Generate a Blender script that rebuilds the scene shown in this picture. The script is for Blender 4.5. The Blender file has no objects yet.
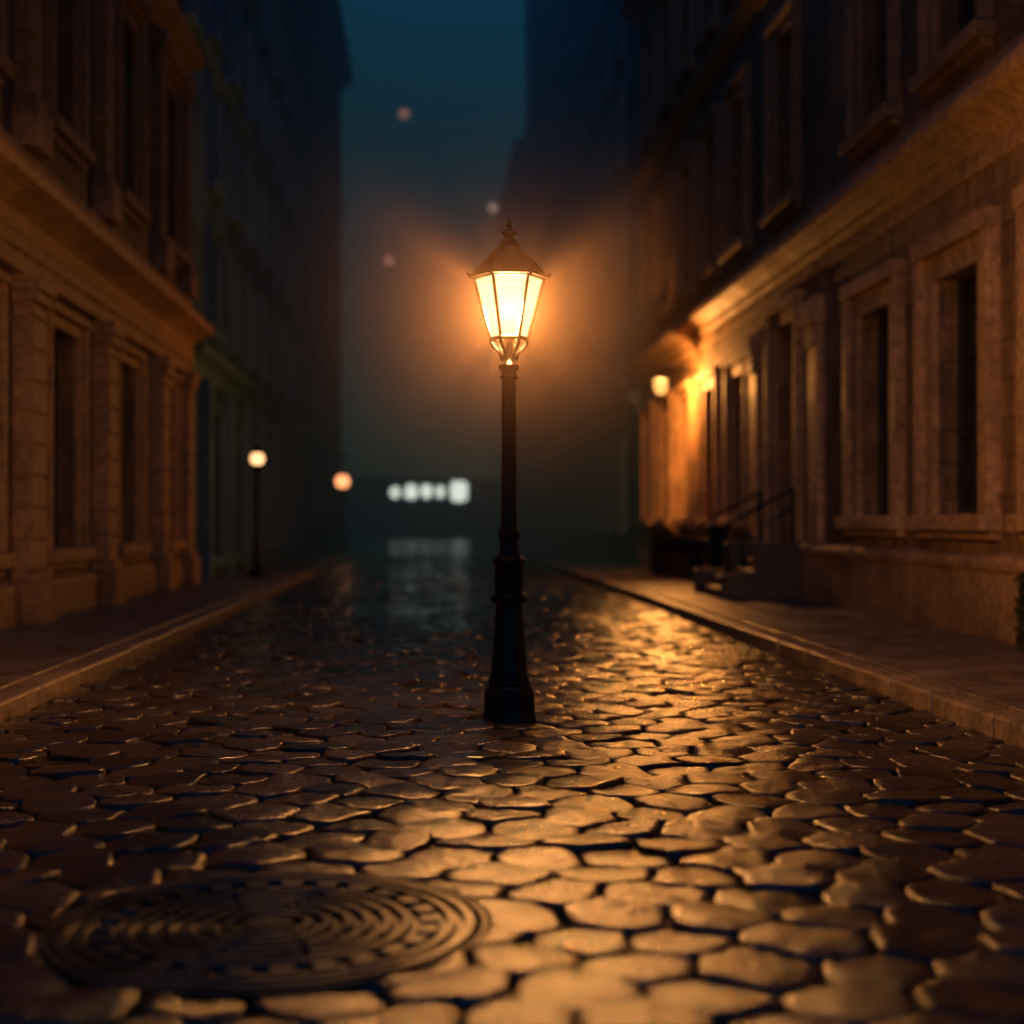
import bpy, math, random
from mathutils import Vector, noise
random.seed(7)
scene=bpy.context.scene
scene.view_settings.view_transform='Standard'
scene.view_settings.look='None'
scene.view_settings.exposure=0

# ------------------------------------------------------------ materials
def newmat(name):
    m=bpy.data.materials.new(name); m.use_nodes=True
    nt=m.node_tree
    for n in list(nt.nodes): nt.nodes.remove(n)
    out=nt.nodes.new('ShaderNodeOutputMaterial')
    return m,nt,out
def N(nt,t,**kw):
    n=nt.nodes.new(t)
    for k,v in kw.items():
        if hasattr(n,k) and k not in n.inputs: setattr(n,k,v)
        else: n.inputs[k].default_value=v
    return n
def ramp(nt,fac,stops):
    r=nt.nodes.new('ShaderNodeValToRGB')
    el=r.color_ramp.elements
    while len(el)<len(stops): el.new(0.5)
    for e,(p,c) in zip(el,stops):
        e.position=p; e.color=(c if len(c)==4 else (*c,1)) if hasattr(c,'__len__') else (c,c,c,1)
    nt.links.new(fac,r.inputs[0]); return r.outputs[0]
def mix(nt,a,b,f,mode='MIX'):
    n=nt.nodes.new('ShaderNodeMix'); n.data_type='RGBA'; n.blend_type=mode
    def s(sock,v):
        if hasattr(v,'is_output'): nt.links.new(v,sock)
        elif isinstance(v,(int,float)): sock.default_value=v
        else: sock.default_value=(*v,1) if len(v)==3 else v
    s(n.inputs[0],f); s(n.inputs[6],a); s(n.inputs[7],b)
    return n.outputs[2]
def bump(nt,h,strength=0.5,dist=0.02,normal=None):
    b=nt.nodes.new('ShaderNodeBump'); b.inputs['Strength'].default_value=strength; b.inputs['Distance'].default_value=dist
    nt.links.new(h,b.inputs['Height'])
    if normal is not None: nt.links.new(normal,b.inputs['Normal'])
    return b.outputs[0]
def noi(nt,vec,scale,detail=4,rough=0.55):
    n=nt.nodes.new('ShaderNodeTexNoise'); n.inputs['Scale'].default_value=scale; n.inputs['Detail'].default_value=detail; n.inputs['Roughness'].default_value=rough
    nt.links.new(vec,n.inputs['Vector']); return n.outputs['Fac']
def objco(nt): return nt.nodes.new('ShaderNodeTexCoord').outputs['Object']
def weather_and_shade(nt,co,c,upper_shade):
    # damp, dirty plinth zone and (on the old houses) shade painted into upper storeys
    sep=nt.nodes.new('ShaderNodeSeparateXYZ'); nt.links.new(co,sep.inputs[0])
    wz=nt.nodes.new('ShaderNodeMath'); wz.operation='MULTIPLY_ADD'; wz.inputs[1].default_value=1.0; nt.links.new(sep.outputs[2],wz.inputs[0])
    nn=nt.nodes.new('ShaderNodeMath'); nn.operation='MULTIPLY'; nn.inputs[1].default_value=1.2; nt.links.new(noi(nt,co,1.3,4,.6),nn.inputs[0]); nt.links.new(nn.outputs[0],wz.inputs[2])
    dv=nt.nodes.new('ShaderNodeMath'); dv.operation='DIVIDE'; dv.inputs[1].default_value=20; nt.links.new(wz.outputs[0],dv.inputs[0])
    return mix(nt,c,ramp(nt,dv.outputs[0],[(.02,.45),(.09,1.0),(.30,1.0),(.36,upper_shade)]),1.0,'MULTIPLY')  # last stop paints the lamplight's falloff above the cornice

def mat_stone_wall(name,c1,c2,bw=1.1,rh=0.42,bstr=0.6,upper_shade=1.0):
    m,nt,out=newmat(name); co=objco(nt)
    sep=nt.nodes.new('ShaderNodeSeparateXYZ'); nt.links.new(co,sep.inputs[0])
    add=nt.nodes.new('ShaderNodeMath'); nt.links.new(sep.outputs[0],add.inputs[0]); nt.links.new(sep.outputs[1],add.inputs[1])
    cmb=nt.nodes.new('ShaderNodeCombineXYZ'); nt.links.new(add.outputs[0],cmb.inputs[0]); nt.links.new(sep.outputs[2],cmb.inputs[1])
    br=nt.nodes.new('ShaderNodeTexBrick'); nt.links.new(cmb.outputs[0],br.inputs['Vector'])
    br.inputs['Scale'].default_value=1; br.inputs['Brick Width'].default_value=bw; br.inputs['Row Height'].default_value=rh
    br.inputs['Mortar Size'].default_value=0.012; br.inputs['Mortar Smooth'].default_value=0.3
    br.inputs['Color1'].default_value=(*c1,1); br.inputs['Color2'].default_value=(*c2,1); br.inputs['Mortar'].default_value=(c1[0]*.4,c1[1]*.4,c1[2]*.4,1)
    n1=noi(nt,co,0.9,6,0.65); n2=noi(nt,co,14,5,0.6)
    mp=nt.nodes.new('ShaderNodeMapping'); mp.inputs['Scale'].default_value=(3,3,0.35); nt.links.new(co,mp.inputs[0])
    n3=noi(nt,mp.outputs[0],1.6,5,0.7)
    c=mix(nt,br.outputs['Color'],ramp(nt,n1,[(0.3,0.35),(0.7,1.2)]),1.0,'MULTIPLY')
    c=mix(nt,c,ramp(nt,n3,[(0.35,0.40),(0.62,1.0)]),0.9,'MULTIPLY')
    c=mix(nt,c,ramp(nt,n2,[(0.3,0.65),(0.7,1.15)]),0.9,'MULTIPLY')
    c=weather_and_shade(nt,co,c,upper_shade)
    p=N(nt,'ShaderNodeBsdfPrincipled',Roughness=0.72); nt.links.new(c,p.inputs['Base Color'])
    inv=nt.nodes.new('ShaderNodeMath'); inv.operation='SUBTRACT'; inv.inputs[0].default_value=1; nt.links.new(br.outputs['Fac'],inv.inputs[1])
    b1=bump(nt,inv.outputs[0],bstr,0.02); b2=bump(nt,n2,0.45,0.02,b1); b3=bump(nt,n1,0.4,0.06,b2)
    nt.links.new(b3,p.inputs['Normal']); nt.links.new(p.outputs[0],out.inputs[0]); return m

def mat_plain(name,col,rough=0.6,metal=0,ns=20,var=0.35,bs=0.3,bd=0.01,spec=0.5,upper_shade=None):
    m,nt,out=newmat(name); co=objco(nt)
    n1=noi(nt,co,ns,5,0.6); n2=noi(nt,co,ns*0.12,4,0.6)
    c=mix(nt,col,ramp(nt,n1,[(0.3,1-var),(0.7,1+var)]),1.0,'MULTIPLY')
    c=mix(nt,c,ramp(nt,n2,[(0.3,1-var),(0.7,1+var*.5)]),1.0,'MULTIPLY')
    if upper_shade is not None: c=weather_and_shade(nt,co,c,upper_shade)
    p=N(nt,'ShaderNodeBsdfPrincipled',Metallic=metal); nt.links.new(c,p.inputs['Base Color'])
    p.inputs['Specular IOR Level'].default_value=spec
    r=ramp(nt,n2,[(0.3,max(0.03,rough-.12)),(0.7,min(1,rough+.12))]); nt.links.new(r,p.inputs['Roughness'])
    nt.links.new(bump(nt,n1,bs,bd),p.inputs['Normal']); nt.links.new(p.outputs[0],out.inputs[0]); return m

def mat_cobble():
    m,nt,out=newmat('wet_cobblestone'); co=objco(nt)
    at=nt.nodes.new('ShaderNodeAttribute'); at.attribute_name='stone'
    n1=noi(nt,co,3.0,5,0.6); n2=noi(nt,co,26,7,0.72); n3=noi(nt,co,90,3,0.6); n4=noi(nt,co,0.5,3,0.5)
    c=ramp(nt,at.outputs['Fac'],[(0,(0.011,0.009,0.008)),(0.5,(0.022,0.0165,0.014)),(1,(0.036,0.026,0.021))])
    c=mix(nt,c,ramp(nt,n2,[(0.3,0.5),(0.7,1.4)]),0.9,'MULTIPLY')
    p=N(nt,'ShaderNodeBsdfPrincipled'); nt.links.new(c,p.inputs['Base Color'])
    p.inputs['Specular IOR Level'].default_value=.36
    mm=nt.nodes.new('ShaderNodeMath'); mm.operation='ADD'; nt.links.new(n1,mm.inputs[0]); nt.links.new(n4,mm.inputs[1])
    m2=nt.nodes.new('ShaderNodeMath'); m2.operation='MULTIPLY_ADD'; nt.links.new(at.outputs['Fac'],m2.inputs[0]); m2.inputs[1].default_value=0.35; nt.links.new(mm.outputs[0],m2.inputs[2])
    m3=nt.nodes.new('ShaderNodeMath'); m3.operation='MULTIPLY'; m3.inputs[1].default_value=0.5; nt.links.new(m2.outputs[0],m3.inputs[0])
    r=ramp(nt,m3.outputs[0],[(0.47,0.11),(0.78,0.31)])
    r=mix(nt,r,ramp(nt,n2,[(0.35,0.65),(0.7,1.4)]),1.0,'MULTIPLY'); nt.links.new(r,p.inputs['Roughness'])
    b=bump(nt,n1,0.3,0.02); b=bump(nt,n2,0.75,0.007,b); b=bump(nt,n3,0.25,0.0015,b)
    nt.links.new(b,p.inputs['Normal']); nt.links.new(p.outputs[0],out.inputs[0]); return m

def mat_slabs():
    m,nt,out=newmat('pavement_slabs'); co=objco(nt)
    br=nt.nodes.new('ShaderNodeTexBrick'); nt.links.new(co,br.inputs['Vector'])
    br.inputs['Scale'].default_value=1; br.inputs['Brick Width'].default_value=0.9; br.inputs['Row Height'].default_value=0.6
    br.inputs['Mortar Size'].default_value=0.014; br.inputs['Color1'].default_value=(.12,.09,.068,1); br.inputs['Color2'].default_value=(.07,.055,.042,1); br.inputs['Mortar'].default_value=(.015,.013,.011,1)
    n1=noi(nt,co,2,5,0.6); n2=noi(nt,co,30,5,0.6)
    c=mix(nt,br.outputs['Color'],ramp(nt,n1,[(0.3,0.55),(0.7,1.2)]),1.0,'MULTIPLY')
    c=mix(nt,c,ramp(nt,n2,[(0.3,0.7),(0.7,1.2)]),1.0,'MULTIPLY')
    p=N(nt,'ShaderNodeBsdfPrincipled'); nt.links.new(c,p.inputs['Base Color'])
    nt.links.new(ramp(nt,n1,[(0.35,0.28),(0.65,0.65)]),p.inputs['Roughness'])
    inv=nt.nodes.new('ShaderNodeMath'); inv.operation='SUBTRACT'; inv.inputs[0].default_value=1; nt.links.new(br.outputs['Fac'],inv.inputs[1])
    b=bump(nt,inv.outputs[0],0.8,0.015); b=bump(nt,n2,0.4,0.01,b); b=bump(nt,n1,0.3,0.03,b)
    nt.links.new(b,p.inputs['Normal']); nt.links.new(p.outputs[0],out.inputs[0]); return m

def mat_emit(name,col,s,transp=None):
    m,nt,out=newmat(name); co=objco(nt)
    e=nt.nodes.new('ShaderNodeEmission'); e.inputs[1].default_value=s
    n=noi(nt,co,6,2)
    nt.links.new(mix(nt,col,ramp(nt,n,[(0.3,0.8),(0.7,1.1)]),1.0,'MULTIPLY'),e.inputs[0])
    if transp is None: nt.links.new(e.outputs[0],out.inputs[0])
    else:
        t=nt.nodes.new('ShaderNodeBsdfTransparent'); t.inputs[0].default_value=(transp,transp*.97,transp*.9,1)
        a=nt.nodes.new('ShaderNodeAddShader'); nt.links.new(e.outputs[0],a.inputs[0]); nt.links.new(t.outputs[0],a.inputs[1]); nt.links.new(a.outputs[0],out.inputs[0])
    return m

M={}
M['cobble']=mat_cobble()
M['ground']=mat_plain('wet_earth',(0.008,0.007,0.006),0.65,0,8,0.4,0.5,0.03,.2)
M['puddle']=mat_plain('rain_water',(0.006,0.007,0.008),0.18,0,3,0.2,0.4,0.02)
M['asphalt']=mat_plain('wet_asphalt',(0.04,0.042,0.045),0.24,0,25,0.3,0.25,0.004)
M['slab']=mat_slabs()
M['kerb']=mat_plain('kerb_granite',(0.13,0.095,0.068),0.42,0,22,0.4,0.5,0.01)
M['step']=mat_plain('step_stone',(0.075,0.052,0.036),0.5,0,22,0.4,0.5,0.01)
M['iron']=mat_plain('cast_iron',(0.005,0.005,0.006),0.40,0,60,0.4,0.25,0.003,.15)
M['manhole']=mat_plain('worn_iron',(0.010,0.012,0.015),0.36,0,35,0.5,0.5,0.002,.20)
M['sand']=mat_stone_wall('sandstone',(0.40,0.24,0.12),(0.29,0.175,0.085),upper_shade=.33)
M['sandL']=mat_stone_wall('brownstone',(0.29,0.17,0.08),(0.20,0.115,0.055),1.3,0.5,upper_shade=.25)
M['trim']=mat_plain('stone_trim',(0.40,0.245,0.12),0.65,0,9,0.42,0.45,0.018,upper_shade=.34)
M['trimL']=mat_plain('brownstone_trim',(0.32,0.19,0.09),0.65,0,9,0.42,0.45,0.018,upper_shade=.28)
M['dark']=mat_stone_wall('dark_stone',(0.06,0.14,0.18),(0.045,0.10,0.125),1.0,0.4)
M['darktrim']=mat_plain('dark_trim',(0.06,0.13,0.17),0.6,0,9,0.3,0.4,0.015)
M['glass']=mat_plain('window_glass',(0.005,0.008,0.012),0.12,0,1.2,0.3,0.12,0.03)
M['sash']=mat_plain('window_sash',(0.025,0.02,0.017),0.5,0,15,0.3,0.2,0.005)
M['wood']=mat_plain('door_wood',(0.045,0.025,0.014),0.45,0,15,0.3,0.3,0.005)
M['roof']=mat_plain('roofing',(0.05,0.05,0.055),0.8)
M['leaf']=mat_plain('leaf',(0.035,0.040,0.016),0.6,0,12,0.4,0.2,0.01,.15)
M['pane']=mat_emit('lamp_glass',(1.0,0.52,0.22),1.6,0.68)
M['globe']=mat_emit('globe_glass',(1.0,0.52,0.22),2.3)
M['sconce']=mat_emit('sconce_glass',(1.0,0.42,0.10),1.2,0.7)
M['shop']=mat_emit('shop_light',(0.16,0.72,1.0),7.5)
M['beacon']=mat_emit('beacon_light',(0.3,0.75,0.9),1.2)

# ------------------------------------------------------------ mesh helpers
class MB:
    def __init__(s): s.v=[]; s.f=[]
    def box(s,x0,x1,y0,y1,z0,z1):
        if x0>x1:x0,x1=x1,x0
        b=len(s.v)
        s.v+=[(x0,y0,z0),(x1,y0,z0),(x1,y1,z0),(x0,y1,z0),(x0,y0,z1),(x1,y0,z1),(x1,y1,z1),(x0,y1,z1)]
        s.f+=[tuple(b+i for i in q) for q in [(0,3,2,1),(4,5,6,7),(0,1,5,4),(1,2,6,5),(2,3,7,6),(3,0,4,7)]]
    def quad(s,*p):
        b=len(s.v); s.v+=list(p); s.f.append(tuple(range(b,b+len(p))))
    def lathe(s,cx,cy,prof,n=16,rot=0.0,cap=True):
        b=len(s.v)
        for r,z in prof:
            for i in range(n):
                a=rot+2*math.pi*i/n; s.v.append((cx+r*math.cos(a),cy+r*math.sin(a),z))
        for j in range(len(prof)-1):
            for i in range(n):
                k=(i+1)%n; s.f.append((b+j*n+i,b+j*n+k,b+(j+1)*n+k,b+(j+1)*n+i))
        if cap:
            s.f.append(tuple(b+i for i in range(n))[::-1]); t=b+(len(prof)-1)*n; s.f.append(tuple(t+i for i in range(n)))
    def tube(s,p,q,r0,r1=None,n=8):
        r1=r0 if r1 is None else r1
        p=Vector(p);q=Vector(q);d=(q-p).normalized()
        u=d.orthogonal().normalized(); w=d.cross(u); b=len(s.v)
        for c,r in((p,r0),(q,r1)):
            for i in range(n):
                a=2*math.pi*i/n; s.v.append(tuple(c+u*r*math.cos(a)+w*r*math.sin(a)))
        for i in range(n):
            k=(i+1)%n; s.f.append((b+i,b+k,b+n+k,b+n+i))
        s.f.append(tuple(b+i for i in range(n))[::-1]); s.f.append(tuple(b+n+i for i in range(n)))
    def make(s,name,mat,parent=None,smooth=False,bevel=0,attr=None,fix=True):
        me=bpy.data.meshes.new(name); me.from_pydata(s.v,[],s.f); me.update()
        if fix:
            import bmesh
            bm=bmesh.new(); bm.from_mesh(me); bmesh.ops.recalc_face_normals(bm,faces=bm.faces); bm.to_mesh(me); bm.free()
        ob=bpy.data.objects.new(name,me); scene.collection.objects.link(ob); me.materials.append(mat)
        if smooth:
            for p in me.polygons: p.use_smooth=True
        if smooth=='auto':
            me.set_sharp_from_angle(angle=math.radians(38))
        if bevel:
            md=ob.modifiers.new('bevel','BEVEL'); md.width=bevel; md.segments=2; md.limit_method='ANGLE'
        if attr:
            a=me.attributes.new('stone','FLOAT','POINT'); a.data.foreach_set('value',attr)
        if parent: ob.parent=parent
        return ob
def empty(name):
    e=bpy.data.objects.new(name,None); scene.collection.objects.link(e); e.empty_display_size=0.3; return e

# ------------------------------------------------------------ ground
g=MB(); g.quad((-300,-60,-0.06),(300,-60,-0.06),(300,600,-0.06),(-300,600,-0.06)); g.make('ground',M['ground'])
XL,XR=-3.0,3.7
WL,WR=-5.2,6.2
YEND=58

MC=(-0.56,5.24); MR=0.74
def clip(poly,px,py,nx,ny):
    out=[];n=len(poly)
    for i in range(n):
        a=poly[i];b=poly[(i+1)%n]
        da=(a[0]-px)*nx+(a[1]-py)*ny; db=(b[0]-px)*nx+(b[1]-py)*ny
        if da<=0: out.append(a)
        if (da<0 and db>0) or (da>0 and db<0):
            t=da/(da-db); out.append((a[0]+t*(b[0]-a[0]),a[1]+t*(b[1]-a[1])))
    return out
sx,sy=0.385,0.315
pts={}
rows=int((YEND+1)/sy)+2
cols=int((XR-XL)/sx)+3
for j in range(-1,rows):
    for i in range(-1,cols):
        x=XL+(i+(0.5 if j%2 else 0))*sx+random.uniform(-.065,.065)
        y=0.6+j*sy+random.uniform(-.045,.045)+0.10*math.sin(x*1.3+j*.15)
        pts[(i,j)]=(x,y)
V=[];F=[];A=[]
K=32
for (i,j),(x,y) in pts.items():
    poly=[(x-1,y-1),(x+1,y-1),(x+1,y+1),(x-1,y+1)]
    for di in(-2,-1,0,1,2):
        for dj in(-2,-1,0,1,2):
            if di==0 and dj==0: continue
            q=pts.get((i+di,j+dj))
            if q is None: continue
            dx,dy=q[0]-x,q[1]-y; L=math.hypot(dx,dy)
            poly=clip(poly,(x+q[0])/2-dx/L*.008,(y+q[1])/2-dy/L*.008,dx/L,dy/L)
    poly=clip(poly,XL+.03,0,-1,0); 
    if len(poly)>2: poly=clip(poly,XR-.03,0,1,0)
    if len(poly)>2: poly=clip(poly,0,0.7,0,-1)
    if len(poly)<3: continue
    ar=0.5*abs(sum(poly[k][0]*poly[(k+1)%len(poly)][1]-poly[(k+1)%len(poly)][0]*poly[k][1] for k in range(len(poly))))
    if ar<0.012 or ar>0.6: continue
    for it in range(2):
        n=len(poly);q=[]; f_=.11 if it==0 else .22
        for k in range(n):
            a=poly[k];b=poly[(k+1)%n]
            q+=[(a[0]*(1-f_)+b[0]*f_,a[1]*(1-f_)+b[1]*f_),(a[0]*f_+b[0]*(1-f_),a[1]*f_+b[1]*(1-f_))]
        poly=q
    n=len(poly); ds=[math.hypot(poly[(k+1)%n][0]-poly[k][0],poly[(k+1)%n][1]-poly[k][1]) for k in range(n)]
    tot=sum(ds); kk=K if y<16 else 12; rs=[];k=0;acc=0
    for s in range(kk):
        t=tot*s/kk
        while acc+ds[k]<t and k<n-1: acc+=ds[k];k+=1
        u=(t-acc)/max(ds[k],1e-6); a=poly[k];b=poly[(k+1)%n]; rs.append((a[0]+u*(b[0]-a[0]),a[1]+u*(b[1]-a[1])))
    w=[]
    for (a,b) in rs:
        w.append((a+noise.noise(Vector((a*4,b*4,1.3)))*.06+noise.noise(Vector((a*16,b*16,9.3)))*.013,b+noise.noise(Vector((a*4,b*4,7.7)))*.06+noise.noise(Vector((a*16,b*16,3.3)))*.013))
    rs=w
    ins=[math.hypot(a-MC[0],b-MC[1])<MR+.03 for a,b in rs]
    if all(ins): continue
    if any(ins):
        w=[]
        for a,b in rs:
            d=math.hypot(a-MC[0],b-MC[1])
            if d<MR+.03: a=MC[0]+(a-MC[0])/d*(MR+.03); b=MC[1]+(b-MC[1])/d*(MR+.03)
            w.append((a,b))
        rs=w
    cx=sum(p[0] for p in rs)/kk; cy=sum(p[1] for p in rs)/kk
    tx,ty=random.gauss(0,.032),random.gauss(0.008,.040); h=random.gauss(0,.0065); col=random.random()
    rings=[(1.0,-.06),(1.0,-.020),(.982,-.006),(.945,-.001),(.8,.001),(.6,.002),(.3,.003)]
    b0=len(V)
    for sc,z in rings:
        for a,b in rs:
            px=cx+(a-cx)*sc; py=cy+(b-cy)*sc
            zz=z
            if z>-.05: zz+=h+tx*(px-cx)+ty*(py-cy)+noise.noise(Vector((px*5,py*5,0)))*.012+noise.noise(Vector((px*15,py*15,5)))*.006
            V.append((px,py,zz)); A.append(col)
    V.append((cx,cy,.0032+h+noise.noise(Vector((cx*5,cy*5,0)))*.012)); A.append(col)
    R=len(rings)
    for r in range(R-1):
        for k in range(kk):
            l=(k+1)%kk; F.append((b0+r*kk+k,b0+r*kk+l,b0+(r+1)*kk+l,b0+(r+1)*kk+k))
    for k in range(kk):
        l=(k+1)%kk; F.append((b0+(R-1)*kk+k,b0+(R-1)*kk+l,b0+R*kk))
cb=MB(); cb.v=V; cb.f=F
cb.make('cobblestone_road',M['cobble'],smooth=True,attr=A,fix=True)
a=MB(); a.quad((-40,YEND+.6,-.02),(40,YEND+.6,-.02),(40,180,-.02),(-40,180,-.02)); a.make('road',M['asphalt'])
a=MB(); a.quad((XL-.02,.4,-.045),(XR+.02,.4,-.045),(XR+.02,YEND+.62,-.045),(XL-.02,YEND+.62,-.045)); a.make('road_bed',M['ground'])
pd=MB(); ring=[]
for k in range(120):
    t=2*math.pi*k/120; q=1+.22*noise.noise(Vector((math.cos(t)*2,math.sin(t)*2,4)))+.10*noise.noise(Vector((math.cos(t)*7,math.sin(t)*7,8)))
    ring.append((.35+2.4*q*math.cos(t),38+19*q*math.sin(t),.003))
pd.v=ring+[(.35,38,.003)]; pd.f=[(k,(k+1)%120,120) for k in range(120)]
pd.make('puddle',M['puddle'])

# ---- manhole cover
mv=MB(); nr,nt_=120,600
def mh(r,t):
    H_=.010; lo=-.010
    if r>.97: return -0.002-0.012*(r-.97)/.03
    if r>.92: return H_
    if r>.88: return lo
    if r>.84: return H_
    if r>.80: return lo
    if r>.71: return H_ if math.sin(t*26)>-.35 else lo
    if r>.67: return lo
    if r>.63: return H_
    if r>.59: return lo
    if r>.12:
        fr_=((r-.12)/.094)%1
        if fr_<.45: return lo
        return H_ if abs(math.sin(t*4+.3+r*2.2))>.09 else lo
    return H_
for a_ in range(nr+1):
    r=a_/nr
    for k in range(nt_):
        t=2*math.pi*k/nt_; mv.v.append((MC[0]+MR*r*math.cos(t),MC[1]+MR*r*math.sin(t),mh(r,t)))
for a_ in range(nr):
    for k in range(nt_):
        l=(k+1)%nt_; mv.f.append((a_*nt_+k,(a_+1)*nt_+k,(a_+1)*nt_+l,a_*nt_+l))
mhE=empty('manhole_cover')
mv.make('cover_plate',M['manhole'],mhE,smooth='auto',fix=False)
fr=MB(); fr.lathe(MC[0],MC[1],[(MR+.004,-.06),(MR+.004,.006),(MR+.024,.008),(MR+.026,-.06)],96,cap=False); fr.make('rim',M['manhole'],mhE,smooth='auto')

# ---- kerbs and pavements
def kerb(x0,sgn,yend):
    k=MB(); y=0.2
    while y<yend:
        L=random.uniform(.85,1.25); dz=random.uniform(-.008,.008); dx=random.uniform(-.009,.009)
        k.box(x0+dx,x0+sgn*.24+dx,y,y+L-.018,-.055,.13+dz); y+=L
    k.make('kerb',M['kerb'],bevel=.024)
kerb(XL,-1,57); kerb(XR,1,57)
s=MB(); s.box(XL-.31,WL-.5,.2,57,-.055,.126); s.make('sidewalk',M['slab'],bevel=.015)
s=MB(); s.box(XR+.31,WR+.5,.2,57,-.055,.126); s.make('sidewalk',M['slab'],bevel=.015)

# ------------------------------------------------------------ buildings
class Bld:
    def __init__(s,name,side,X,y0,y1,H,wall,trim,depth=9):
        s.e=empty(name); s.side=side;s.X=X;s.y0=y0;s.y1=y1;s.H=H;s.wall=wall;s.trim=trim;s.depth=depth
        s.op=[]; s.T=MB(); s.G=MB(); s.S=MB(); s.D=MB(); s.R=MB()
    def x(s,d): return s.X-s.side*d
    def b(s,mb,y0,y1,z0,z1,d0,d1): mb.box(s.x(d0),s.x(d1),y0,y1,z0,z1)
    def prof(s,pts,y0=None,y1=None):
        y0=s.y0+.01 if y0 is None else y0; y1=s.y1-.01 if y1 is None else y1
        pts=[(-.03,pts[0][1])]+pts+[(-.03,pts[-1][1])]
        b=len(s.T.v);n=len(pts)
        for y in(y0,y1):
            for d,z in pts: s.T.v.append((s.x(d),y,z))
        for k in range(n):
            l=(k+1)%n; s.T.f.append((b+k,b+l,b+n+l,b+n+k))
        s.T.f.append(tuple(range(b,b+n))); s.T.f.append(tuple(range(b+n,b+2*n)))
    def window(s,yc,z0,w,h,fr=.25,style=0,bars=(1,2),depth=.32,sill=True,door=False):
        y0,y1,z1=yc-w/2,yc+w/2,z0+h
        s.op.append((y0,y1,z0,z1,depth))
        if door:
            s.b(s.D,y0+.1,y1-.1,z0,z1-.7,-depth+.03,-depth+.09)
            for q in(0,1):
                for zz in(.15,1.15):
                    yy0=y0+.2+q*(w-.4)/2; s.b(s.D,yy0+.05,yy0+(w-.4)/2-.07,z0+zz,z0+zz+.85,-depth+.085,-depth+.12)
        s.b(s.G,y0,y1,z0,z1,-depth,-depth+.012)
        t=.055
        for a,b_ in((y0,y0+t),(y1-t,y1)): s.b(s.S,a,b_,z0,z1,-depth+.014,-depth+.08)
        for a,b_ in((z0,z0+t),(z1-t,z1)): s.b(s.S,y0+t,y1-t,a,b_,-depth+.014,-depth+.08)
        nb,nz=bars
        for k in range(nb):
            yy=y0+w*(k+1)/(nb+1); s.b(s.S,yy-.025,yy+.025,z0+t,z1-t,-depth+.014,-depth+.06)
        for k in range(nz):
            zz=z0+h*(k+1)/(nz+1); s.b(s.S,y0+t,y1-t,zz-.022,zz+.022,-depth+.014,-depth+.066)
        if fr:
            o=fr*.42; p1,p2=.15,.07
            s.b(s.T,y0-fr,y0-fr+o,z0-.02,z1+fr-o-.002,-.02,p1); s.b(s.T,y1+fr-o,y1+fr,z0-.02,z1+fr-o-.002,-.02,p1)
            s.b(s.T,y0-fr-.02,y1+fr+.02,z1+fr-o,z1+fr,-.02,p1+.03)
            s.b(s.T,y0-fr+o+.002,y0+.015,z0-.018,z1+.0,-.02,p2); s.b(s.T,y1-.015,y1+fr-o-.002,z0-.018,z1+.0,-.02,p2)
            s.b(s.T,y0-fr+o+.004,y1+fr-o-.004,z1-.012,z1+fr-o-.004,-.021,p2-.004)
            if style: s.b(s.T,y0-fr-.12,y1+fr+.12,z1+fr+.002,z1+fr+.12,-.02,.3)
        if sill:
            s.b(s.T,y0-fr-.06,y1+fr+.06,z0-.2,z0-.022,-.02,.24); s.b(s.T,y0-fr,y1+fr,z0-.3,z0-.202,-.02,.12)
    def finish(s):
        ys=sorted(set([s.y0,s.y1]+[o[0] for o in s.op]+[o[1] for o in s.op])); zs=sorted(set([-.05,s.H]+[o[2] for o in s.op]+[o[3] for o in s.op]))
        w=MB(); X=s.X
        for i in range(len(ys)-1):
            for j in range(len(zs)-1):
                yc=(ys[i]+ys[i+1])/2; zc=(zs[j]+zs[j+1])/2
                if any(o[0]<yc<o[1] and o[2]<zc<o[3] for o in s.op): continue
                w.quad((X,ys[i],zs[j]),(X,ys[i+1],zs[j]),(X,ys[i+1],zs[j+1]),(X,ys[i],zs[j+1]))
        for o in s.op:
            xb=s.x(-o[4]-.02)
            w.quad((X,o[0],o[2]),(X,o[0],o[3]),(xb,o[0],o[3]),(xb,o[0],o[2]))
            w.quad((X,o[1],o[2]),(X,o[1],o[3]),(xb,o[1],o[3]),(xb,o[1],o[2]))
            w.quad((X,o[0],o[2]),(X,o[1],o[2]),(xb,o[1],o[2]),(xb,o[0],o[2]))
            w.quad((X,o[0],o[3]),(X,o[1],o[3]),(xb,o[1],o[3]),(xb,o[0],o[3]))
        xb=s.x(-s.depth)
        w.quad((X,s.y0,-.05),(xb,s.y0,-.05),(xb,s.y0,s.H),(X,s.y0,s.H)); w.quad((X,s.y1,-.05),(xb,s.y1,-.05),(xb,s.y1,s.H),(X,s.y1,s.H))
        w.quad((xb,s.y0,-.05),(xb,s.y1,-.05),(xb,s.y1,s.H),(xb,s.y0,s.H))
        w.make('walls',s.wall,s.e,fix=False)
        r=MB(); r.quad((X,s.y0,s.H),(X,s.y1,s.H),(xb,s.y1,s.H),(xb,s.y0,s.H)); r.make('roof',M['roof'],s.e)
        if s.T.v: s.T.make('stone_trim',s.trim,s.e,bevel=.014)
        if s.G.v: s.G.make('window_glass',M['glass'],s.e,fix=True)
        if s.S.v: s.S.make('window_sashes',M['sash'],s.e)
        if s.D.v: s.D.make('door',M['wood'],s.e)

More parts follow.
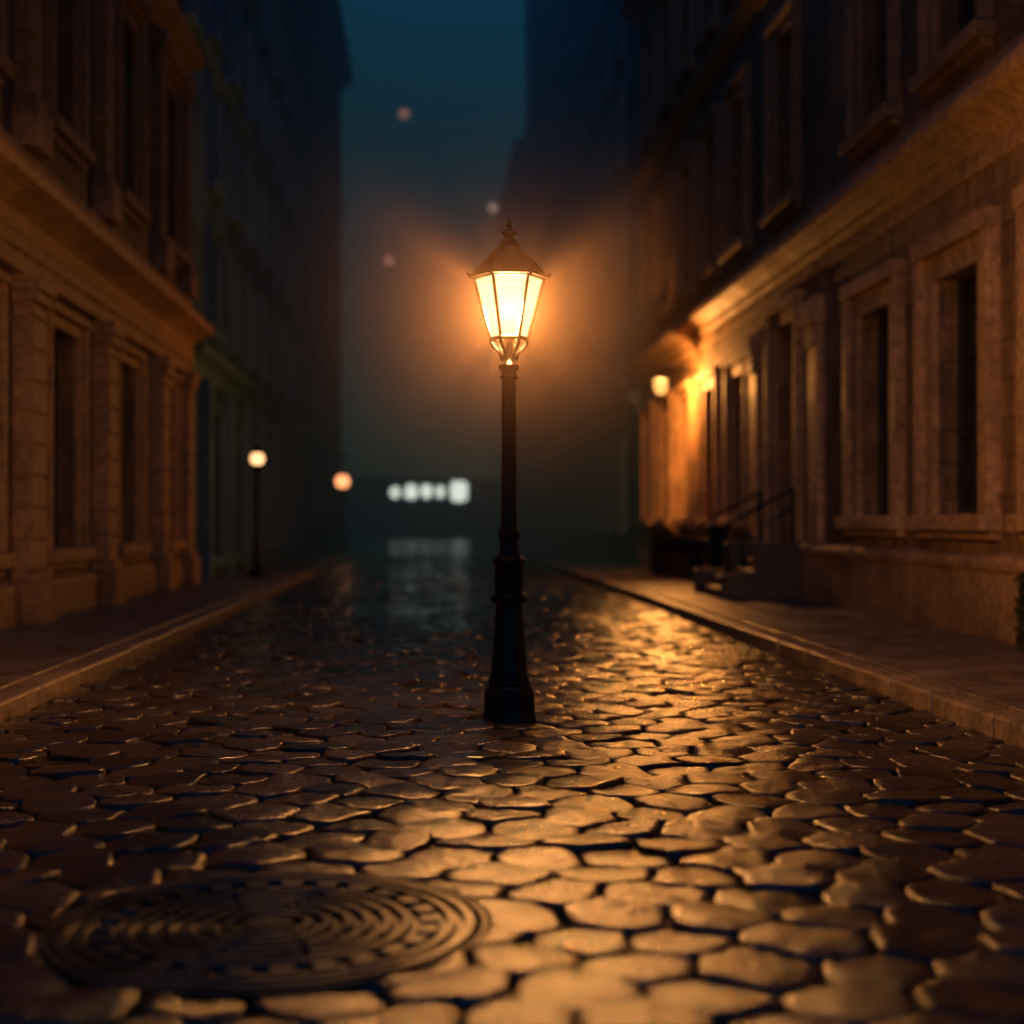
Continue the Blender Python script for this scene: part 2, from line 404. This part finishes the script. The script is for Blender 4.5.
R1=Bld('stone_townhouse',1,WR,3,44,17,M['sand'],M['trim'])
cols1=[7.2,10.6,13.9,17.2,20.45,29.6,32.6,35.6,38.6,41.8]
for y in cols1: R1.window(y,1.5,1.5 if y<22 else 1.3,2.85,.5 if y<22 else .38,bars=(1,2))
R1.window(25.7,.95,1.5,3.9,.42,bars=(0,0),sill=False,door=True,depth=.4)
for y in cols1[:5]+[25.7]+cols1[5:]:
    R1.window(y,6.95,1.4,3.0,.36,bars=(1,3)); R1.window(y,12.2,1.4,2.8,.3,bars=(1,2))
R1.prof([(.10,-.05),(.10,.85),(.14,.88),(.16,.95),(.14,1.02),(.03,1.06)],3.01,24.2); R1.prof([(.10,-.05),(.10,.85),(.14,.88),(.16,.95),(.14,1.02),(.03,1.06)],27.2,43.99)
R1.prof([(.05,5.35),(.05,5.62),(.12,5.66),(.14,5.76),(.28,5.84),(.42,5.90),(.44,6.02),(.36,6.08),(.36,6.14),(.10,6.24),(.05,6.5)])
R1.prof([(.05,11.0),(.14,11.1),(.3,11.25),(.32,11.4),(.08,11.5)])
R1.prof([(.05,15.9),(.2,16.1),(.55,16.35),(.6,16.6),(.1,16.9)])
for yc in (23.55,28.0):
    R1.b(R1.T,yc-.3,yc+.3,1.07,5.0,-.02,.11); R1.b(R1.T,yc-.36,yc+.36,4.55,4.9,-.02,.24); R1.b(R1.T,yc-.25,yc+.25,4.2,4.55,-.02,.18)
R1.finish()
st=empty('stone_steps'); sm=MB()
ya,yb=24.35,27.05
n=5
for k in range(n):
    sm.box(4.85+k*.26,WR-.01,ya+.22,yb-.22,(-.02 if k==0 else .126+k*.155+.002),.126+(k+1)*.155)
sm.box(5.35,WR-.005,ya,ya+.2,.0,1.05); sm.box(5.35,WR-.005,yb-.2,yb,.0,1.05)
sm.box(4.8,5.348,ya,ya+.2,.0,.55); sm.box(4.8,5.348,yb-.2,yb,.0,.55)
sm.make('treads',M['step'],st,bevel=.015)
hr=MB()
for yy in(ya+.1,yb-.1):
    hr.tube((4.9,yy,1.35),(6.0,yy,1.95),.028); hr.tube((4.9,yy,.5),(4.9,yy,1.37),.025); hr.tube((6.0,yy,1.0),(6.0,yy,1.96),.025); hr.tube((5.45,yy,1.0),(5.45,yy,1.66),.015)
hr.make('handrails',M['iron'],st)
rl=empty('iron_railing'); rm=MB()
for k in range(46):
    y=29+k*.16; rm.tube((5.55,y,.12),(5.55,y,1.1),.012,n=5)
rm.tube((5.55,28.8,1.05),(5.55,36.3,1.05),.025); rm.tube((5.55,28.8,.3),(5.55,36.3,.3),.02)
rm.box(5.4,5.7,28.5,28.8,.12,1.35); rm.box(5.4,5.7,36.3,36.6,.12,1.35)
rm.make('bars_and_posts',M['iron'],rl)

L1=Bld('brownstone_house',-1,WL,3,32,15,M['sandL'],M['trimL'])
pil=[6.0,10.4,14.9,19.3,23.7,28.5,31.4]
wins=[8.2,12.65,17.1,21.4,25.8,29.95]
for y in wins:
    L1.window(y,1.05,1.7 if y<29 else 1.0,3.05,.26,bars=(1,2))
    L1.window(y,6.9,1.4,3.1,.3,style=1,bars=(1,2)); L1.window(y,11.6,1.4,2.3,.25,bars=(1,1),sill=True)
def pilaster(B,y,z0,z1,w=.62,p=.26):
    B.b(B.T,y-w/2-.1,y+w/2+.1,z0,z0+.55,-.02,p+.12); B.b(B.T,y-w/2-.05,y+w/2+.05,z0+.552,z0+.68,-.02,p+.07)
    z=z0+.69
    while z<z1-.45:
        zz=min(z+.40,z1-.36); B.b(B.T,y-w/2,y+w/2,z,zz-.035,-.02,p); z=zz
    B.b(B.T,y-w/2+.03,y+w/2-.03,z0+.6,z1-.3,-.03,p-.05)
    B.b(B.T,y-w/2-.05,y+w/2+.05,z1-.34,z1-.2,-.02,p+.05); B.b(B.T,y-w/2-.1,y+w/2+.1,z1-.198,z1,-.02,p+.1)
for y in pil: pilaster(L1,y,.1,4.5); pilaster(L1,y,6.1,10.6,.55,.2)
L1.prof([(.14,-.05),(.14,.55),(.10,.62),(.03,.66)])
L1.prof([(.16,4.505),(.16,4.7),(.22,4.74),(.22,4.9),(.20,4.92),(.20,5.15),(.3,5.22),(.46,5.3),(.62,5.36),(.64,5.5),(.56,5.56),(.2,5.66),(.16,5.7),(.16,6.05),(.05,6.1)])
L1.prof([(.1,10.62),(.12,10.9),(.4,11.05),(.45,11.2),(.08,11.3)])
L1.prof([(.1,14.2),(.3,14.4),(.6,14.7),(.6,14.9),(.1,15.0)])
L1.finish()

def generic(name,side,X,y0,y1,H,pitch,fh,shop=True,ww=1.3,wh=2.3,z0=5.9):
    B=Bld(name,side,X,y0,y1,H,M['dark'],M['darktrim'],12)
    n=int((y1-y0-.6)/pitch); off=(y1-y0-n*pitch)/2
    for k in range(n):
        yc=y0+off+(k+.5)*pitch
        if shop: B.window(yc,.6,pitch-.9,3.4,.18,bars=(2,1))
        else: B.window(yc,1.3,ww,2.6,.2)
        z=z0
        while z+wh<H-1.2:
            B.window(yc,z,ww,wh,.18,bars=(1,1),depth=.28); z+=fh
        if shop:
            yy=yc-pitch/2; B.b(B.T,yy-.24,yy+.24,.1,4.6,-.02,.3)
    B.prof([(.1,4.62),(.14,4.9),(.4,5.05),(.45,5.2),(.08,5.3)])
    z=z0+fh*2-.75
    while z<H-3: B.prof([(.05,z),(.16,z+.08),(.16,z+.18),(.03,z+.22)]); z+=fh*2
    B.prof([(.1,H-.9),(.3,H-.6),(.7,H-.3),(.7,H-.02),(.1,H+.12)])
    B.finish(); return B
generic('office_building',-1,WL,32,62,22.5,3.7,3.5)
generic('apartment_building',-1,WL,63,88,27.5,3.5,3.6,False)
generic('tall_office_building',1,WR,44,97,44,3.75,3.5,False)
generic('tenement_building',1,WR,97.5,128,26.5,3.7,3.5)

def plight(name,loc,P,col,r,parent):
    l=bpy.data.lights.new(name,'POINT'); l.energy=P; l.color=col; l.shadow_soft_size=r
    o=bpy.data.objects.new(name,l); o.location=loc; scene.collection.objects.link(o); o.parent=parent

sc=empty('wall_lantern'); LX,LY,LZ=5.3,34.15,4.5
w=MB(); w.tube((WR,LY,LZ+.35),(LX,LY,LZ+.42),.03); w.tube((LX,LY,LZ+.42),(LX,LY,LZ+.2),.02); w.lathe(LX,LY,[(.2,LZ+.17),(.2,LZ+.2),(.04,LZ+.32)],12); w.lathe(LX,LY,[(.05,LZ-.24),(.09,LZ-.17)],12)
w.make('bracket',M['iron'],sc)
w=MB(); w.lathe(LX,LY,[(.08,LZ-.17),(.15,LZ-.05),(.16,LZ+.05),(.14,LZ+.17)],16,cap=False); w.make('glass',M['sconce'],sc,smooth='auto')
plight('bulb_wall',(LX,LY,LZ),1300,(1,.38,.085),.06,sc)

def globe_lamp(x,y,zc,r):
    e=empty('globe_street_lamp'); m=MB()
    m.lathe(x,y,[(.16,.1),(.16,.3),(.1,.36),(.09,.8),(.055,.9),(.045,zc-.35),(.09,zc-.28),(.1,zc-r+.02)],12); m.lathe(x,y,[(.12,zc+r-.03),(.08,zc+r+.06),(.01,zc+r+.16)],12)
    m.make('post',M['iron'],e,smooth='auto')
    g=MB(); g.lathe(x,y,[(r*math.sin(a)+.001,zc-r*math.cos(a)) for a in [math.pi*k/12 for k in range(13)]],20); g.make('globe',M['globe'],e,smooth=True)
globe_lamp(-3.95,34.5,2.85,.16)
globe_lamp(-3.55,61,3.05,.28)

sh=empty('corner_shop'); b=MB(); b.box(-14,16,132,142,-.05,5.3); b.make('walls',M['dark'],sh)
b=MB(); b.box(-14.2,16.2,131.6,132,5.1,5.32); b.box(-14,16,131.8,132,1.0,1.3)
b.make('cornice',M['darktrim'],sh)
b=MB()
for x0,w_,z0,h_ in((-3.5,.9,3.5,1.0),(-2.2,1.1,3.4,1.3),(-.8,1.0,3.5,1.2),(.5,.8,3.5,1.1),(1.8,1.5,3.2,1.8)):
    ch=.3; yy=131.9   # windows with clipped corners
    p=[(x0+ch,z0),(x0+w_-ch,z0),(x0+w_,z0+ch),(x0+w_,z0+h_-ch),(x0+w_-ch,z0+h_),(x0+ch,z0+h_),(x0,z0+h_-ch),(x0,z0+ch)]
    b.quad(*[(q[0],yy,q[1]) for q in p])
b.make('lit_windows',M['shop'],sh,fix=False)
def mast(x,y,z,r):
    e=empty('light_mast'); m=MB(); m.tube((x,y,-.1),(x,y,z-r),.07,.03); m.make('pole',M['iron'],e)
    g=MB(); g.lathe(x,y,[(r*math.sin(a)+.001,z-r*math.cos(a)) for a in [math.pi*k/8 for k in range(9)]],12); g.make('lamp_head',M['beacon'],e,smooth=True)
mast(-2.6,150,42.3,.5); mast(-4.1,150,27.6,.48); mast(5.2,124,27.5,.38)

# ------------------------------------------------------------ hero lamp
lamp=empty('street_lamp'); lx,ly=.555,10.5
m=MB()
m.lathe(lx,ly,[(.20,-.04),(.20,.02),(.192,.05),(.185,.20),(.165,.245),(.15,.26)],8,math.pi/8)
m.lathe(lx,ly,[(.15,.255),(.158,.275),(.150,.30),(.138,.32),(.128,.42),(.112,.62),(.100,.78),(.096,.83)],8,math.pi/8)
m.make('base',M['iron'],lamp,bevel=.006)
m=MB()
m.lathe(lx,ly,[(.098,.825),(.125,.845),(.130,.865),(.118,.885),(.100,.90),(.098,.93),(.104,.95),(.100,1.08),(.102,1.10),(.118,1.115),(.112,1.14),(.08,1.16),(.066,1.20),(.064,1.28),(.078,1.30),(.080,1.325),(.062,1.35),(.056,1.40),
 (.054,1.9),(.052,2.40),(.060,2.405),(.064,2.425),(.054,2.44),(.056,2.455),(.072,2.475),(.076,2.50),(.066,2.515),(.045,2.53),(.034,2.55),(.030,2.60),(.026,2.64),(.03,2.67),(.045,2.685),(.02,2.70)],20)
m.make('column',M['iron'],lamp,smooth='auto')
m=MB()
for k in range(6):
    a=k*math.pi/3
    pr=[(.045,2.53),(.055,2.57),(.075,2.60),(.105,2.63),(.124,2.66),(.128,2.69)]
    for p,q in zip(pr,pr[1:]): m.tube((lx+p[0]*math.cos(a),ly+p[0]*math.sin(a),p[1]),(lx+q[0]*math.cos(a),ly+q[0]*math.sin(a),q[1]),.013,n=6)
zb,zt=2.69,3.115; rb,rt=.128,.245
for k in range(6):
    a=k*math.pi/3; c,s_=math.cos(a),math.sin(a)
    m.tube((lx+rb*c,ly+rb*s_,zb),(lx+rt*c,ly+rt*s_,zt),.012,n=6)
    a2=a+math.pi/3; c2,s2=math.cos(a2),math.sin(a2)
    m.tube((lx+rb*c,ly+rb*s_,zb),(lx+rb*c2,ly+rb*s2,zb),.016,n=6); m.tube((lx+rt*c,ly+rt*s_,zt),(lx+rt*c2,ly+rt*s2,zt),.014,n=6)
    m.tube((lx+(rt+.02)*c,ly+(rt+.02)*s_,zt+.005),(lx+(rt+.055)*c,ly+(rt+.055)*s_,zt+.035),.016,.006,n=6)
m.make('lantern_frame',M['iron'],lamp)
m=MB()
m.lathe(lx,ly,[(rt-.01,zt),(.285,zt+.002),(.288,zt+.018),(.262,zt+.035),(.235,zt+.06),(.17,zt+.13),(.11,zt+.19),(.075,zt+.225),(.078,zt+.24),(.06,zt+.25)],6)
m.lathe(lx,ly,[(.06,zt+.245),(.062,zt+.262),(.045,zt+.275),(.030,zt+.29),(.05,zt+.31),(.052,zt+.325),(.03,zt+.345),(.014,zt+.355),(.022,zt+.37),(.016,zt+.385),(.002,zt+.44)],16)
m.make('lantern_roof',M['iron'],lamp,bevel=.003)
m=MB()
for k in range(6):
    a=k*math.pi/3;a2=a+math.pi/3
    m.quad((lx+rb*.97*math.cos(a),ly+rb*.97*math.sin(a),zb),(lx+rb*.97*math.cos(a2),ly+rb*.97*math.sin(a2),zb),(lx+rt*.97*math.cos(a2),ly+rt*.97*math.sin(a2),zt),(lx+rt*.97*math.cos(a),ly+rt*.97*math.sin(a),zt))
m.make('lantern_glass',M['pane'],lamp,fix=False)
plight('bulb',(lx,ly,2.89),1300,(1,.41,.11),.07,lamp)

# ------------------------------------------------------------ shrub
sh=MB()
for k in range(1200):
    t=random.random(); a=random.uniform(0,6.28); r=.22*math.sqrt(random.random())*(1-.4*abs(t-.4))
    c=Vector((6.06+r*math.cos(a)*.6,14.75+r*math.sin(a)*1.6,.16+t*.70+random.uniform(-.05,.05)))
    if noise.noise(c*5)<-.15: continue
    if c.x>6.08: c.x=6.08-random.random()*.1
    d=Vector((random.gauss(0,1),random.gauss(0,1),random.gauss(.4,1))).normalized(); u=d.orthogonal().normalized(); w_=d.cross(u); L=random.uniform(.025,.05)
    sh.quad(tuple(c-u*L),tuple(c+w_*L*.5),tuple(c+u*L),tuple(c-w_*L*.5))
sh.make('shrub',M['leaf'],fix=False)

# ------------------------------------------------------------ mist
def vol(name,dens,col,aniso):
    m,nt,out=newmat(name)
    vs=nt.nodes.new('ShaderNodeVolumeScatter'); vs.inputs['Density'].default_value=dens; vs.inputs['Anisotropy'].default_value=aniso; vs.inputs['Color'].default_value=(*col,1)
    nt.links.new(vs.outputs[0],out.inputs['Volume']); return m,nt,vs
b=MB(); b.box(-40,40,39,200,-.3,50); b.make('distant_mist',vol('mist',.026,(.22,.80,1.0),.0)[0])
R_=2.6
mm_,nt,vs=vol('warm_mist',.02,(1,.70,.52),.0)
ln=nt.nodes.new('ShaderNodeVectorMath'); ln.operation='LENGTH'; nt.links.new(objco(nt),ln.inputs[0])
mr=nt.nodes.new('ShaderNodeMapRange'); mr.inputs['From Min'].default_value=0; mr.inputs['From Max'].default_value=R_; mr.inputs['To Min'].default_value=1; mr.inputs['To Max'].default_value=0
nt.links.new(ln.outputs['Value'],mr.inputs['Value'])
pw=nt.nodes.new('ShaderNodeMath'); pw.operation='POWER'; pw.inputs[1].default_value=3.8; nt.links.new(mr.outputs[0],pw.inputs[0])
ml=nt.nodes.new('ShaderNodeMath'); ml.operation='MULTIPLY'; ml.inputs[1].default_value=.056; nt.links.new(pw.outputs[0],ml.inputs[0])
nt.links.new(ml.outputs[0],vs.inputs['Density'])
b=MB(); b.lathe(0,0,[(R_*math.sin(a)+.001,-R_*math.cos(a)) for a in [math.pi*k/16 for k in range(17)]],28)
ob=b.make('lamp_mist',mm_,smooth=True); ob.location=(lx,ly,2.95)

# ------------------------------------------------------------ sky
w=bpy.data.worlds.new('World'); scene.world=w; w.use_nodes=True; nt=w.node_tree
bg=nt.nodes['Background']; sk=nt.nodes.new('ShaderNodeTexSky'); sk.sky_type='NISHITA'; sk.sun_disc=False
sk.sun_elevation=math.radians(4); sk.sun_rotation=math.radians(65); sk.ozone_density=4
c=mix(nt,sk.outputs[0],(.055,.68,.95),1.0,'MULTIPLY'); nt.links.new(c,bg.inputs[0]); bg.inputs[1].default_value=.23

cam=bpy.data.cameras.new('camera'); co=bpy.data.objects.new('camera',cam); scene.collection.objects.link(co); scene.camera=co
co.location=(0,0,1.4); co.rotation_euler=(math.radians(90.38),0,-math.radians(3.14))
cam.lens=52.56; cam.sensor_width=36; cam.clip_end=1500; cam.clip_start=.05
cam.dof.use_dof=True; cam.dof.focus_distance=9.1; cam.dof.aperture_fstop=.0526/.066
